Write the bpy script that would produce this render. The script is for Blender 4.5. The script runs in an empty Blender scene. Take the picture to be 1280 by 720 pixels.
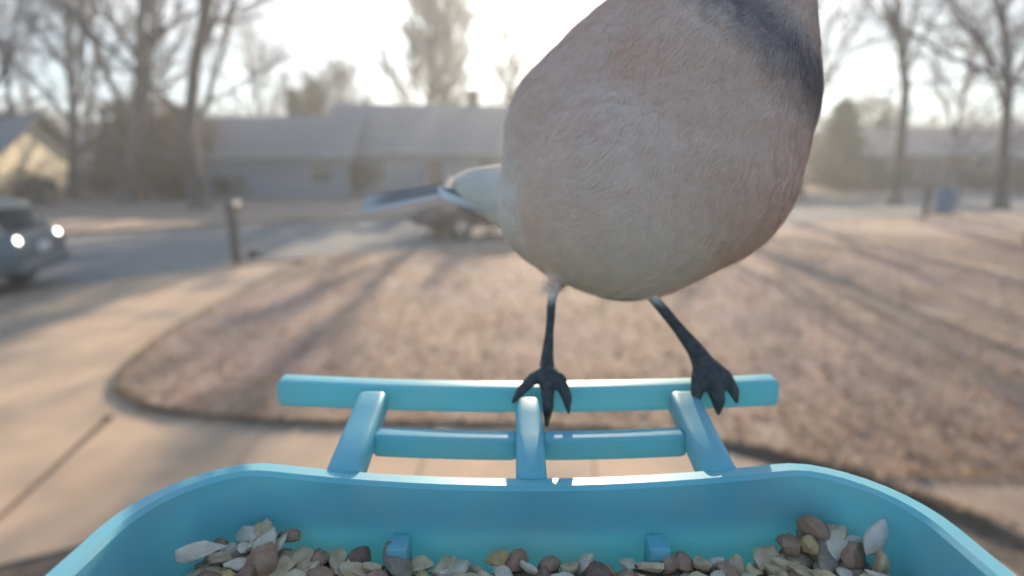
import bpy, bmesh, math, random
import numpy as np
from mathutils import Vector, Matrix, noise as mnoise

R = math.radians
scene = bpy.context.scene
COL = scene.collection

# ------------------------------------------------------------------ camera
H = 2.0                                   # camera height above the yard
PITCH = 12.9
FPX = 698.0                               # focal length in pixels of a 1280 wide picture
cam_d = bpy.data.cameras.new('camera')
cam = bpy.data.objects.new('camera', cam_d)
COL.objects.link(cam)
cam.location = (0, 0, H)
cam.rotation_euler = (R(90 - PITCH), 0, 0)
cam_d.sensor_width = 36
cam_d.lens = FPX / 1280 * 36
cam_d.clip_start = 0.004
cam_d.clip_end = 2000
cam_d.dof.use_dof = True
cam_d.dof.focus_distance = 0.113
cam_d.dof.aperture_fstop = 19.6 / 2.2
scene.camera = cam

# ------------------------------------------------------------------ sky, sun, exposure
SKY_V = 0.78
SUN_EL, SUN_AZ = 17.0, 4.6                # degrees; azimuth to the right of straight ahead (+Y)
world = bpy.data.worlds.new('World')
scene.world = world
world.use_nodes = True
wn, wl = world.node_tree.nodes, world.node_tree.links
wn.clear()
w_out = wn.new('ShaderNodeOutputWorld')
w_bg = wn.new('ShaderNodeBackground')
w_bg.inputs['Strength'].default_value = 0.1
sky = wn.new('ShaderNodeTexSky')
sky.sky_type = 'NISHITA'
sky.sun_disc = False
sky.sun_elevation = R(SUN_EL)
sky.sun_rotation = R(SUN_AZ)
sky.air_density = 1.0
sky.dust_density = 0.7
sky.ozone_density = 1.6
# thin high cloud: white patches that take the sky's own brightness
tc = wn.new('ShaderNodeTexCoord')
mp = wn.new('ShaderNodeMapping')
mp.inputs['Scale'].default_value = (1.2, 1.2, 5.0)
cn = wn.new('ShaderNodeTexNoise')
cn.inputs['Scale'].default_value = 2.3
cn.inputs['Detail'].default_value = 6
cn.inputs['Roughness'].default_value = 0.55
cr = wn.new('ShaderNodeValToRGB')
cr.color_ramp.elements[0].position = 0.52
cr.color_ramp.elements[1].position = 0.78
hs = wn.new('ShaderNodeHueSaturation')
hs.inputs['Saturation'].default_value = 0.2
hs.inputs['Value'].default_value = 1.45
mx = wn.new('ShaderNodeMixRGB')
wl.new(tc.outputs['Generated'], mp.inputs['Vector'])
wl.new(mp.outputs[0], cn.inputs['Vector'])
wl.new(cn.outputs['Fac'], cr.inputs[0])
gam = wn.new('ShaderNodeGamma'); gam.inputs['Gamma'].default_value = 0.33
sat = wn.new('ShaderNodeHueSaturation'); sat.inputs['Saturation'].default_value = 1.9; sat.inputs['Value'].default_value = SKY_V
wl.new(sky.outputs[0], gam.inputs['Color']); wl.new(gam.outputs[0], sat.inputs['Color'])
tint = wn.new('ShaderNodeMixRGB'); tint.blend_type = 'MULTIPLY'; tint.inputs[0].default_value = 1; tint.inputs[2].default_value = (.63, .94, 1.20, 1)
wl.new(sat.outputs[0], tint.inputs[1])
wl.new(tint.outputs[0], hs.inputs['Color'])
wl.new(cr.outputs[0], mx.inputs[0])
wl.new(tint.outputs[0], mx.inputs[1])
wl.new(hs.outputs[0], mx.inputs[2])
wl.new(mx.outputs[0], w_bg.inputs['Color'])
wl.new(w_bg.outputs[0], w_out.inputs['Surface'])

sun_d = bpy.data.lights.new('sun', 'SUN')
sun_d.energy = 2.25
sun_d.angle = R(0.5)
sun_d.color = (1.0, 0.84, 0.64)
sun = bpy.data.objects.new('sun', sun_d)
COL.objects.link(sun)
s_dir = Vector((math.sin(R(SUN_AZ)) * math.cos(R(SUN_EL)), math.cos(R(SUN_AZ)) * math.cos(R(SUN_EL)), math.sin(R(SUN_EL))))
sun.rotation_euler = s_dir.to_track_quat('Z', 'Y').to_euler()
sun.location = (0, 0, 30)

vs = scene.view_settings
vs.view_transform = 'Standard'
vs.look = 'None'
vs.gamma = 1
vs.exposure = 2.8
scene.cycles.use_denoising = True
scene.cycles.max_bounces = 8
scene.cycles.transparent_max_bounces = 8
scene.cycles.volume_bounces = 0
scene.cycles.sample_clamp_indirect = 6
scene.cycles.caustics_reflective = False
scene.cycles.caustics_refractive = False

# ------------------------------------------------------------------ helpers
CT, ST = math.cos(R(PITCH)), math.sin(R(PITCH))
def V(px, py, d):
    """world point at distance d along the lens axis, seen at px,py of the 1280x720 picture"""
    r, u = (px - 640) / FPX * d, -(py - 360) / FPX * d
    return Vector((r, d * CT + u * ST, H - d * ST + u * CT))
def gx(px, Y):
    """x on the ground at forward distance Y under picture column px"""
    return (px - 640) / FPX * (Y * CT + H * ST)
def pxm(px_len, d):
    return px_len / FPX * d

class MB:
    def __init__(s): s.v, s.f = [], []
    def add(s, vs_, fs):
        b = len(s.v); s.v += [tuple(p) for p in vs_]; s.f += [tuple(i + b for i in f) for f in fs]
    def box(s, c, size, rot=None, taper=1.0):
        hx, hy, hz = size[0] / 2, size[1] / 2, size[2] / 2
        pts = []
        for z, k in ((-hz, 1), (hz, taper)):
            for x, y in ((-hx, -hy), (hx, -hy), (hx, hy), (-hx, hy)):
                p = Vector((x * k, y * k, z))
                if rot: p = rot @ p
                pts.append(p + Vector(c))
        s.add(pts, [(3, 2, 1, 0), (4, 5, 6, 7), (0, 1, 5, 4), (1, 2, 6, 5), (2, 3, 7, 6), (3, 0, 4, 7)])
    def tube(s, path, rad, n=6, cap=True, sx=1.0):
        path = [Vector(p) for p in path]
        if not hasattr(rad, '__len__'): rad = [rad] * len(path)
        t0 = (path[1] - path[0]).normalized()
        up = Vector((0, 0, 1)) if abs(t0.z) < 0.9 else Vector((1, 0, 0))
        a = t0.cross(up).normalized()
        pts = []
        for i, p in enumerate(path):
            t = (path[min(i + 1, len(path) - 1)] - path[max(i - 1, 0)])
            if t.length < 1e-9: t = t0
            t.normalize()
            a = (a - t * a.dot(t)).normalized()
            b = t.cross(a)
            for k in range(n):
                an = 2 * math.pi * k / n
                pts.append(p + (a * math.cos(an) * sx + b * math.sin(an)) * rad[i])
        fs = []
        for i in range(len(path) - 1):
            for k in range(n):
                k2 = (k + 1) % n
                fs.append((i * n + k, i * n + k2, (i + 1) * n + k2, (i + 1) * n + k))
        if cap:
            fs.append(tuple(range(n - 1, -1, -1)))
            fs.append(tuple(range((len(path) - 1) * n, len(path) * n)))
        s.add(pts, fs)
    def ellipsoid(s, c, r, nu=10, nv=6, rot=None):
        pts, fs = [], []
        for j in range(nv + 1):
            th = math.pi * j / nv
            for i in range(nu):
                ph = 2 * math.pi * i / nu
                p = Vector((math.sin(th) * math.cos(ph) * r[0], math.sin(th) * math.sin(ph) * r[1], math.cos(th) * r[2]))
                if rot: p = rot @ p
                pts.append(p + Vector(c))
        for j in range(nv):
            for i in range(nu):
                i2 = (i + 1) % nu
                fs.append((j * nu + i, (j + 1) * nu + i, (j + 1) * nu + i2, j * nu + i2))
        s.add(pts, fs)
    def prism(s, poly, axis_from, axis_to):
        """poly: points as vectors offset from axis_from; extruded to axis_to"""
        n = len(poly); d = Vector(axis_to) - Vector(axis_from)
        a = [Vector(axis_from) + Vector(p) for p in poly]
        s.add(a + [p + d for p in a], [tuple(range(n - 1, -1, -1)), tuple(range(n, 2 * n))] +
              [(i, (i + 1) % n, n + (i + 1) % n, n + i) for i in range(n)])
    def mesh(s, name):
        me = bpy.data.meshes.new(name)
        me.from_pydata(s.v, [], s.f)
        me.validate(); me.update()
        return me
    def build(s, name, mat, parent=None, smooth=False, bevel=0, seg=2, weld=False):
        me = s.mesh(name)
        if weld or bevel:
            bm = bmesh.new(); bm.from_mesh(me)
            bmesh.ops.remove_doubles(bm, verts=bm.verts, dist=1e-6)
            bmesh.ops.recalc_face_normals(bm, faces=bm.faces)
            if bevel:
                ed = [e for e in bm.edges if len(e.link_faces) == 2 and e.calc_face_angle(0) > 0.5]
                bmesh.ops.bevel(bm, geom=ed, offset=bevel, segments=seg, profile=0.6, affect='EDGES', clamp_overlap=True)
            bm.to_mesh(me); bm.free()
        return link(name, me, mat, parent, smooth)

def link(name, me, mat, parent=None, smooth=False):
    o = bpy.data.objects.new(name, me)
    COL.objects.link(o)
    if mat and not me.materials: me.materials.append(mat)
    if parent is not None: o.parent = parent
    if smooth:
        me.polygons.foreach_set('use_smooth', [True] * len(me.polygons))
        if smooth == 'auto':
            try: me.set_sharp_from_angle(angle=R(38))
            except Exception: pass
    return o
def tag(o, label=None, cat=None, group=None, kind=None):
    if label: o['label'] = label
    if cat: o['category'] = cat
    if group: o['group'] = group
    if kind: o['kind'] = kind
    return o
def empty(name, loc=(0, 0, 0), rz=0.0, **kw):
    o = bpy.data.objects.new(name, None)
    COL.objects.link(o)
    o.empty_display_size = 0.1
    o.location = loc; o.rotation_euler = (0, 0, rz)
    return tag(o, **kw)
def copy_tree(o, parent=None):
    c = o.copy(); COL.objects.link(c)
    if parent is not None: c.parent = parent
    for ch in list(o.children): copy_tree(ch, c)
    return c

# ------------------------------------------------------------------ materials
def mat(name, c1, c2=None, scale=8.0, rough=0.7, bump=0.0, bscale=None, metal=0.0, detail=5, coords='Object', spec=0.5,
        trans=0.0, c3=None, s3=1.0, stretch=None, coat=0.0, bdist=0.02):
    m = bpy.data.materials.new(name); m.use_nodes = True
    n, l = m.node_tree.nodes, m.node_tree.links
    b = n['Principled BSDF']; out = n['Material Output']
    b.inputs['Roughness'].default_value = rough
    b.inputs['Metallic'].default_value = metal
    b.inputs['Specular IOR Level'].default_value = spec
    b.inputs['Coat Weight'].default_value = coat
    t = n.new('ShaderNodeTexCoord'); vec = t.outputs[coords]
    if stretch:
        mpn = n.new('ShaderNodeMapping'); mpn.inputs['Scale'].default_value = stretch
        l.new(vec, mpn.inputs['Vector']); vec = mpn.outputs[0]
    col = None
    if c2:
        nz = n.new('ShaderNodeTexNoise'); nz.inputs['Scale'].default_value = scale; nz.inputs['Detail'].default_value = detail
        nz.inputs['Roughness'].default_value = 0.62
        l.new(vec, nz.inputs['Vector'])
        rp = n.new('ShaderNodeValToRGB')
        rp.color_ramp.elements[0].position = 0.33; rp.color_ramp.elements[1].position = 0.67
        rp.color_ramp.elements[0].color = (*c1, 1); rp.color_ramp.elements[1].color = (*c2, 1)
        l.new(nz.outputs['Fac'], rp.inputs[0]); col = rp.outputs[0]
        if c3:
            nz3 = n.new('ShaderNodeTexNoise'); nz3.inputs['Scale'].default_value = s3; nz3.inputs['Detail'].default_value = 4
            l.new(vec, nz3.inputs['Vector'])
            r3 = n.new('ShaderNodeValToRGB'); r3.color_ramp.elements[0].position = 0.45; r3.color_ramp.elements[1].position = 0.65
            l.new(nz3.outputs['Fac'], r3.inputs[0])
            m3 = n.new('ShaderNodeMixRGB'); m3.inputs[2].default_value = (*c3, 1)
            l.new(r3.outputs[0], m3.inputs[0]); l.new(col, m3.inputs[1]); col = m3.outputs[0]
        l.new(col, b.inputs['Base Color'])
    else:
        b.inputs['Base Color'].default_value = (*c1, 1)
    if bump:
        nb = n.new('ShaderNodeTexNoise'); nb.inputs['Scale'].default_value = bscale or scale * 3; nb.inputs['Detail'].default_value = 6
        l.new(vec, nb.inputs['Vector'])
        bp = n.new('ShaderNodeBump'); bp.inputs['Strength'].default_value = bump; bp.inputs['Distance'].default_value = bdist
        l.new(nb.outputs['Fac'], bp.inputs['Height']); l.new(bp.outputs[0], b.inputs['Normal'])
    if trans:
        tr = n.new('ShaderNodeBsdfTranslucent')
        if col is not None: l.new(col, tr.inputs['Color'])
        else: tr.inputs['Color'].default_value = (*c1, 1)
        ms = n.new('ShaderNodeMixShader'); ms.inputs[0].default_value = trans
        l.new(b.outputs[0], ms.inputs[1]); l.new(tr.outputs[0], ms.inputs[2]); l.new(ms.outputs[0], out.inputs['Surface'])
    return m

M = {}
M['plastic'] = mat('blue_plastic', (0.22, 0.56, 0.63), (0.25, 0.59, 0.66), 40, 0.38, 0.25, 700, trans=0.34, bdist=0.00008, c3=(0.30, 0.57, 0.62), s3=70)
M['ground'] = mat('dry_soil', (0.21, 0.155, 0.11), (0.33, 0.25, 0.18), 0.4, 0.95, 0.5, 12, coords='Object', c3=(0.25, 0.17, 0.14), s3=0.13)
M['lawn'] = mat('dry_lawn', (0.25, 0.160, 0.105), (0.41, 0.285, 0.20), 1.6, 0.95, 0.7, 30, c3=(0.33, 0.22, 0.18), s3=0.45)
M['asphalt'] = mat('asphalt', (0.19, 0.175, 0.165), (0.25, 0.23, 0.21), 3, 0.97, 0.3, 120, spec=.1)
M['concrete'] = mat('concrete', (0.39, 0.25, 0.155), (0.50, 0.335, 0.215), 1.3, 0.88, 0.25, 60, c3=(0.25, 0.185, 0.135), s3=0.9)
M['joint'] = mat('joint_dirt', (0.15, 0.12, 0.09), (0.22, 0.18, 0.135), 10, 0.95)
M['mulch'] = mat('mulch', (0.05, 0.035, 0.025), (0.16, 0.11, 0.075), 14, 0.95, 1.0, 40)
M['blade'] = mat('dry_grass', (0.31, 0.20, 0.125), (0.46, 0.325, 0.22), 3, 0.8, trans=0.35)
M['leaf'] = mat('dead_leaf', (0.22, 0.12, 0.075), (0.45, 0.29, 0.21), 2.2, 0.75, trans=0.3)
M['bark'] = mat('bark', (0.075, 0.06, 0.052), (0.16, 0.135, 0.12), 5, 0.95, 0.8, 20, stretch=(1, 1, 0.25))
M['twig'] = mat('twigs', (0.11, 0.09, 0.08), (0.19, 0.16, 0.145), 3, 0.9)
M['russet'] = mat('russet_leaves', (0.14, 0.075, 0.045), (0.24, 0.14, 0.09), 1.5, 0.85, trans=0.2)
M['needle'] = mat('evergreen_needles', (0.035, 0.055, 0.025), (0.085, 0.11, 0.05), 1.2, 0.85, trans=0.15)
M['shrub'] = mat('shrub_leaves', (0.05, 0.055, 0.03), (0.12, 0.11, 0.065), 2, 0.85, trans=0.15)
M['shingle'] = mat('roof_shingles', (0.17, 0.155, 0.16), (0.25, 0.23, 0.235), 4, 0.9, 0.5, 25, stretch=(1, 3, 3))
M['shingle_pink'] = mat('roof_shingles_pink', (0.27, 0.19, 0.165), (0.37, 0.27, 0.235), 4, 0.9, 0.5, 25)
M['siding_grey'] = mat('siding_grey', (0.22, 0.235, 0.265), (0.27, 0.285, 0.315), 2, 0.7, 0.2, 10, stretch=(0.3, 0.3, 8))
M['siding_tan'] = mat('siding_tan', (0.42, 0.31, 0.2), (0.5, 0.38, 0.25), 2, 0.75, 0.2, 10, stretch=(0.3, 0.3, 8))
M['siding_cream'] = mat('siding_cream', (0.6, 0.5, 0.32), (0.68, 0.57, 0.38), 2, 0.75, 0.2, 10, stretch=(0.3, 0.3, 8))
M['brick'] = mat('brick_wall', (0.17, 0.09, 0.07), (0.28, 0.16, 0.125), 6, 0.85, 0.4, 40)
M['trim'] = mat('white_trim', (0.42, 0.4, 0.38), (0.5, 0.48, 0.46), 3, 0.6)
M['pane'] = mat('window_glass', (0.03, 0.035, 0.04), None, rough=0.06, spec=0.8)
M['door'] = mat('door_paint', (0.16, 0.07, 0.05), (0.2, 0.09, 0.065), 3, 0.5)
M['car_grey'] = mat('car_paint_grey', (0.13, 0.14, 0.145), (0.145, 0.155, 0.16), 60, 0.4, metal=0.2, coat=0.3)
M['car_dark'] = mat('car_paint_dark', (0.03, 0.026, 0.035), (0.036, 0.031, 0.04), 60, 0.8, spec=.15)
M['rubber'] = mat('tyre_rubber', (0.02, 0.02, 0.02), (0.035, 0.034, 0.033), 20, 0.85)
M['chrome'] = mat('chrome', (0.75, 0.75, 0.75), None, rough=0.16, metal=1.0)
M['lamp'] = mat('clear_lamp_lens', (0.7, 0.68, 0.66), None, rough=0.14, metal=0.8, coat=1.0)
M['lamp_glint'] = mat('glint_lamp_lens', (0.8, 0.8, 0.8), None, rough=0.3)
M['lamp_glint'].node_tree.nodes['Principled BSDF'].inputs['Emission Color'].default_value = (1, .97, .93, 1)
M['lamp_glint'].node_tree.nodes['Principled BSDF'].inputs['Emission Strength'].default_value = 2.5  # this glow stands in for sun glints on the rear lamp lenses
M['black_plastic'] = mat('black_plastic', (0.025, 0.025, 0.027), (0.035, 0.035, 0.037), 30, 0.6)
M['plate'] = mat('plate_white', (0.65, 0.65, 0.62), (0.7, 0.7, 0.67), 20, 0.5)
M['post'] = mat('weathered_post', (0.07, 0.06, 0.055), (0.13, 0.115, 0.1), 6, 0.9, 0.5, 30, stretch=(1, 1, 0.2))
M['metal_dark'] = mat('mailbox_metal', (0.05, 0.05, 0.055), (0.08, 0.08, 0.085), 8, 0.5, metal=0.6)
M['bin_blue'] = mat('bin_blue', (0.09, 0.18, 0.30), (0.11, 0.2, 0.33), 5, 0.5)
M['bin_plum'] = mat('bin_plum', (0.075, 0.035, 0.06), (0.1, 0.05, 0.08), 5, 0.55)

# ------------------------------------------------------------------ ground, lawn, road, driveway, walk
def sheet(name, poly, z, m, parent=None, sub=0):
    me = bpy.data.meshes.new(name)
    bm = bmesh.new()
    vs_ = [bm.verts.new((x, y, z)) for x, y in poly]
    f = bm.faces.new(vs_)
    if f.normal.z < 0: f.normal_flip()
    bm.normal_update()
    for f in bm.faces:
        if f.normal.z < 0: f.normal_flip()
    bmesh.ops.triangulate(bm, faces=bm.faces)
    bm.to_mesh(me); bm.free()
    return tag(link(name, me, m, parent), kind='structure')
sheet('ground', [(-400, -60), (400, -60), (400, 700), (-400, 700)], -0.12, M['ground'])

near_edge = [(-40, -8), (-14, 3.4), (-8.6, 7.7), (-5.6, 10.9), (0, 14.0), (8, 17.6), (15, 20.6), (40, 31), (90, 52)]
far_edge = [(-46, 0), (-20, 12), (-12.3, 16), (-8.5, 19.0), (0, 22.6), (8, 26), (15, 28.8), (40, 39.5), (90, 60.5)]
sheet('road', near_edge + far_edge[::-1], -0.10, M['asphalt'])
far_lawn = far_edge + [(200, 200), (-200, 200), (-120, 0)]
# the far side yards, one step above the road
sheet('far_yard', [(x, y + 0.16) for x, y in far_edge] + [(220, 260), (-220, 260), (-140, -10)], 0.0, M['lawn'])
def kerb(edge, off, name):
    m = MB()
    for (x0, y0), (x1, y1) in zip(edge[:-1], edge[1:]):
        a, b = Vector((x0, y0 + off, 0)), Vector((x1, y1 + off, 0))
        d = (b - a).normalized(); nrm = Vector((-d.y, d.x, 0)) * 0.075
        m.add([a - nrm + Vector((0, 0, -0.13)), b - nrm + Vector((0, 0, -0.13)), b + nrm + Vector((0, 0, -0.13)), a + nrm + Vector((0, 0, -0.13)),
               a - nrm + Vector((0, 0, 0.012)), b - nrm + Vector((0, 0, 0.012)), b + nrm + Vector((0, 0, 0.012)), a + nrm + Vector((0, 0, 0.012))],
              [(3, 2, 1, 0), (4, 5, 6, 7), (0, 1, 5, 4), (1, 2, 6, 5), (2, 3, 7, 6), (3, 0, 4, 7)])
    o = m.build(name, M['concrete']); return tag(o, kind='structure')
kerb(far_edge, 0.08, 'far_kerb')
kerb(near_edge[3:], -0.08, 'near_kerb')

# near lawn with a rounded corner where the walk meets the driveway
lawn_poly = [(-4.25, 11.95), (-4.2, 8.2), (-4.1, 6.6), (-3.95, 5.7), (-3.76, 5.1), (-3.5, 4.7), (-3.1, 4.4), (-2.5, 4.2), (-1.8, 4.1), (0, 4.07),
             (1.0, 3.95), (1.7, 3.74), (2.3, 3.38), (2.75, 2.85), (3.0, 2.1), (3.1, 1.0), (3.1, -6), (60, -6), (90, 51.6), (40, 30.75), (15, 20.35), (8, 17.35), (0, 13.8)]
lawn = sheet('lawn', lawn_poly, 0.0, M['lawn'])
# lawn rises a touch above paving: a dark soil edge
em = MB()
edge_line = lawn_poly[0:17]
for (x0, y0), (x1, y1) in zip(edge_line[:-1], edge_line[1:]):
    em.add([(x0, y0, -0.12), (x1, y1, -0.12), (x1, y1, 0), (x0, y0, 0)], [(0, 1, 2, 3)])
tag(em.build('lawn_edge', M['lawn']), kind='structure')

# driveway of concrete slabs
drv = empty('driveway', (0, 0, 0), kind='structure')
xs = [-13.0, -10.2, -7.3, -4.45]
ys = [-4, -1.2, 1.6, 4.4, 7.2]
bm_ = MB()
def slab(poly, z, parent, m):
    n = len(poly); s = MB()
    s.add([(x, y, z - 0.08) for x, y in poly] + [(x, y, z) for x, y in poly],
          [tuple(range(n - 1, -1, -1)), tuple(range(n, 2 * n))] + [(i, (i + 1) % n, n + (i + 1) % n, n + i) for i in range(n)])
    return s.build('slab', m, parent)
rng = random.Random(4)
cols = [-8.1, -4.3]
rows = [-3.0, -0.2, 2.6, 5.4, 8.2]
for i in range(len(cols) - 1):
    for j in range(len(rows) - 1):
        x0, x1 = cols[i] + .006, cols[i + 1] - .006
        y0, y1 = rows[j] + .006, rows[j + 1] - .006
        if x1 < -4.2 and j <= 3:
            slab([(x0, y0), (x1, y0), (x1, y1), (x0, y1)], -0.035 + rng.uniform(-.003, .003), drv, M['concrete'])
# strip between the driveway and the walk, and the apron at the street
slab([(-4.29, -3), (-3.32, -3), (-2.9, 2.35), (-3.32, 4.2), (-3.12, 4.38), (-3.52, 4.67), (-3.79, 5.08), (-3.98, 5.68), (-4.13, 6.58), (-4.23, 8.2), (-4.29, 8.2)], -0.036, drv, M['concrete'])
slab([(-8.1, 8.22), (-4.22, 8.22), (-4.28, 11.8), (-5.6, 10.85)], -0.037, drv, M['concrete'])
sheet('driveway_base', [(-13, -6), (-4.29, -6), (-4.28, 11.7), (-5.6, 10.88), (-8.6, 7.68), (-13, 4.2)], -0.06, M['joint'])
# the front walk: slabs that turn towards the house on the right
walk = empty('front_walk', (0, 0, 0), kind='structure')
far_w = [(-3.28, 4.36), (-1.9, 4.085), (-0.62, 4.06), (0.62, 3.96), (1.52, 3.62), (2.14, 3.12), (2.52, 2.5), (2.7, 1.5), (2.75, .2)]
near_w = [(-2.88, 2.38), (-1.9, 2.86), (-0.62, 2.9), (0.5, 2.86), (1.15, 2.66), (1.55, 2.35), (1.8, 1.95), (1.9, 1.4), (1.9, .2)]
for i in range(len(far_w) - 1):
    a, b, c, d = [Vector((*p, 0)) for p in (near_w[i], near_w[i + 1], far_w[i + 1], far_w[i])]
    cc = (a + b + c + d) / 4
    pts = []
    for p, q in ((a, b), (b, a), (c, d), (d, c)):
        pp = p + (q - p).normalized() * 0.007
        pts.append((pp.x, pp.y))
    slab(pts, -0.034 + rng.uniform(-.004, .004), walk, M['concrete'])
sheet('planting_bed_and_edge_shade', [(-3.3, -6), (3.06, -6), (3.04, 1.5), (2.84, 2.6), (2.36, 3.22), (1.6, 3.7), (.6, 3.97), (-3.3, 4.1), (-2.9, 2.3)], -0.050, M['mulch'])  # mulch bed; its dark strip past the right walk edge stands in for shade

# dry grass and fallen leaves scattered over the lawn
def in_poly(x, y, poly):
    c = False; j = len(poly) - 1
    for i in range(len(poly)):
        xi, yi = poly[i]; xj, yj = poly[j]
        if (yi > y) != (yj > y) and x < (xj - xi) * (y - yi) / (yj - yi) + xi: c = not c
        j = i
    return c
rng = random.Random(11)
gm = MB(); n = 0
while n < 42000:
    Y = 3.2 + 12 * rng.random() ** 1.5
    X = rng.uniform(-1.05, 1.15) * (Y + 0.4)
    if not in_poly(X, Y, lawn_poly): continue
    if mnoise.noise(Vector((X * .8, Y * .8, 0))) < -0.35 and rng.random() < .4: continue
    a = rng.uniform(0, 6.28); h = rng.uniform(.02, .055); w = rng.uniform(.004, .008) * (0.7 + Y / 10)
    ln = rng.uniform(.01, .05); b = rng.uniform(0, 6.28)
    gm.add([(X - math.cos(a) * w, Y - math.sin(a) * w, -.002), (X + math.cos(a) * w, Y + math.sin(a) * w, -.002),
            (X + math.cos(b) * ln, Y + math.sin(b) * ln, h)], [(0, 1, 2)])
    n += 1
for _ in range(5200):                     # blades that hang over the edge of the paving
    i = rng.randrange(1, len(edge_line) - 1); (ax_, ay_), (bx_, by_) = edge_line[i - 1], edge_line[i]
    t = rng.random(); X, Y = ax_ + (bx_ - ax_) * t, ay_ + (by_ - ay_) * t
    L_ = math.hypot(bx_ - ax_, by_ - ay_); nx_, ny_ = (by_ - ay_) / L_, -(bx_ - ax_) / L_
    if rng.random() > L_ / 1.9: continue
    if nx_ * (0 - X) + ny_ * (8 - Y) > 0: nx_, ny_ = -nx_, -ny_
    o_ = rng.uniform(.02, .10); z_ = rng.uniform(-.03, .02); w = rng.uniform(.004, .009)
    tx, ty = (bx_ - ax_) / L_ * w, (by_ - ay_) / L_ * w; j = rng.uniform(-.03, .03)
    gm.add([(X - tx - nx_ * .03, Y - ty - ny_ * .03, .004), (X + tx - nx_ * .03, Y + ty - ny_ * .03, .004), (X + tx + nx_ * o_ * .6, Y + ty + ny_ * o_ * .6, .012), (X + nx_ * o_ + tx / w * j, Y + ny_ * o_ + ty / w * j, z_)], [(0, 1, 2, 3)])
tag(gm.build('grass', M['blade']), kind='stuff', label='short dry tan grass over the front lawn', cat='grass')
lm = MB(); n = 0
while n < 2000:
    Y = 3.3 + 16 * rng.random() ** 1.3
    X = rng.uniform(-1.0, 1.1) * (Y + 0.4)
    if not in_poly(X, Y, lawn_poly): continue
    if mnoise.noise(Vector((X * .5, Y * .5, 7))) < 0.0 and rng.random() < .7: continue
    s = rng.uniform(.025, .06); e = Matrix.Rotation(rng.uniform(0, 6.28), 3, 'Z') @ Matrix.Rotation(rng.uniform(-.6, .6), 3, 'X')
    cv = rng.uniform(.1, .5) * s
    pts = [e @ Vector(p) + Vector((X, Y, .03 + rng.random() * .015)) for p in
           ((-s, 0, cv), (-.3 * s, -.5 * s, 0), (.5 * s, -.4 * s, cv * .4), (s, 0, cv), (.5 * s, .45 * s, cv * .5), (-.3 * s, .5 * s, 0), (0, 0, -cv * .2))]
    lm.add(pts, [(0, 1, 6), (1, 2, 6), (2, 3, 6), (3, 4, 6), (4, 5, 6), (5, 0, 6)])
    n += 1
tag(lm.build('fallen_leaves', M['leaf']), kind='stuff', label='brown fallen leaves strewn on the front lawn', cat='leaves')

# ------------------------------------------------------------------ trees
def grow(tr, tw, p, d, L, r, lev, rg, P):
    ns = 5 if lev <= 1 else 4 if lev == 2 else 2
    pts, rad = [p.copy()], [r]
    d = d.normalized()
    for i in range(ns):
        d = (d + Vector((rg.gauss(0, 1), rg.gauss(0, 1), rg.gauss(0, .6) + P['up'])) * P['wob'] * (0.6 if lev == 0 else 1)).normalized()
        p = p + d * (L / ns)
        pts.append(p.copy()); rad.append(r * (1 - (i + 1) / ns * (0.55 if lev < P['depth'] else 0.85)))
    (tr if lev <= 1 else tw).tube(pts, rad, 7 if lev == 0 else 5 if lev == 1 else 3, cap=(lev == 0))
    if lev >= P['depth']: return
    nch = P['n'][lev]
    for k in range(nch):
        t = P['first'] + (1 - P['first']) * (k + rg.random()) / nch if lev == 0 else 0.2 + 0.8 * (k + rg.random()) / nch
        i = min(int(t * ns), ns - 1); fr = t * ns - i
        q = pts[i].lerp(pts[i + 1], fr); rr = rad[i] * (1 - fr) + rad[i + 1] * fr
        ax = (pts[i + 1] - pts[i]).normalized()
        s = ax.orthogonal().normalized()
        s = Matrix.Rotation(k * 2.4 + rg.uniform(-.5, .5), 3, ax) @ s
        an = R(rg.uniform(*P['ang']))
        nd = ax * math.cos(an) + s * math.sin(an)
        grow(tr, tw, q, nd, L * rg.uniform(*P['len']) * (1.15 - .45 * t), max(rr * rg.uniform(.45, .68), P['rmin']), lev + 1, rg, P)
def bare_tree(loc, height, seed, label, lean=(0, 0), depth=4, n=(11, 7, 6, 5), first=.14, ang=(20, 48), r=None, rmin=.013, name='bare_tree', wob=.13, group='bare winter trees', lens=(.46, .68), up=.35):
    rg = random.Random(seed)
    root = empty(name, loc, 0, label=label, cat='tree', group=group)
    tr, tw = MB(), MB()
    P = dict(depth=depth, n=n, first=first, ang=ang, len=lens, rmin=rmin, wob=wob, up=up)
    r = r or height * .017
    tr.tube([(0, 0, -.3), (0, 0, .15), (lean[0] * .2, lean[1] * .2, .6)], [r * 1.9, r * 1.35, r], 8)
    grow(tr, tw, Vector((lean[0] * .15, lean[1] * .15, .4)), Vector((lean[0], lean[1], 1)), height * .8, r, 0, rg, P)
    tr.build('trunk', M['bark'], root, smooth=True)
    tw.build('crown', M['twig'], root)
    return root
def leaf_clumps(m, rg, inside, n, size, spread):
    for _ in range(n):
        c = inside()
        for k in range(5):
            q = c + Vector((rg.gauss(0, 1), rg.gauss(0, 1), rg.gauss(0, .8))) * spread
            e = Matrix.Rotation(rg.uniform(0, 6.28), 3, 'Z') @ Matrix.Rotation(rg.uniform(-1.3, 1.3), 3, 'X')
            s = size * rg.uniform(.6, 1.3)
            m.add([q + e @ Vector((-s, 0, 0)), q + e @ Vector((0, -s * .45, 0)), q + e @ Vector((s, 0, 0)), q + e @ Vector((0, s * .45, 0))], [(0, 1, 2, 3)])
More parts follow.
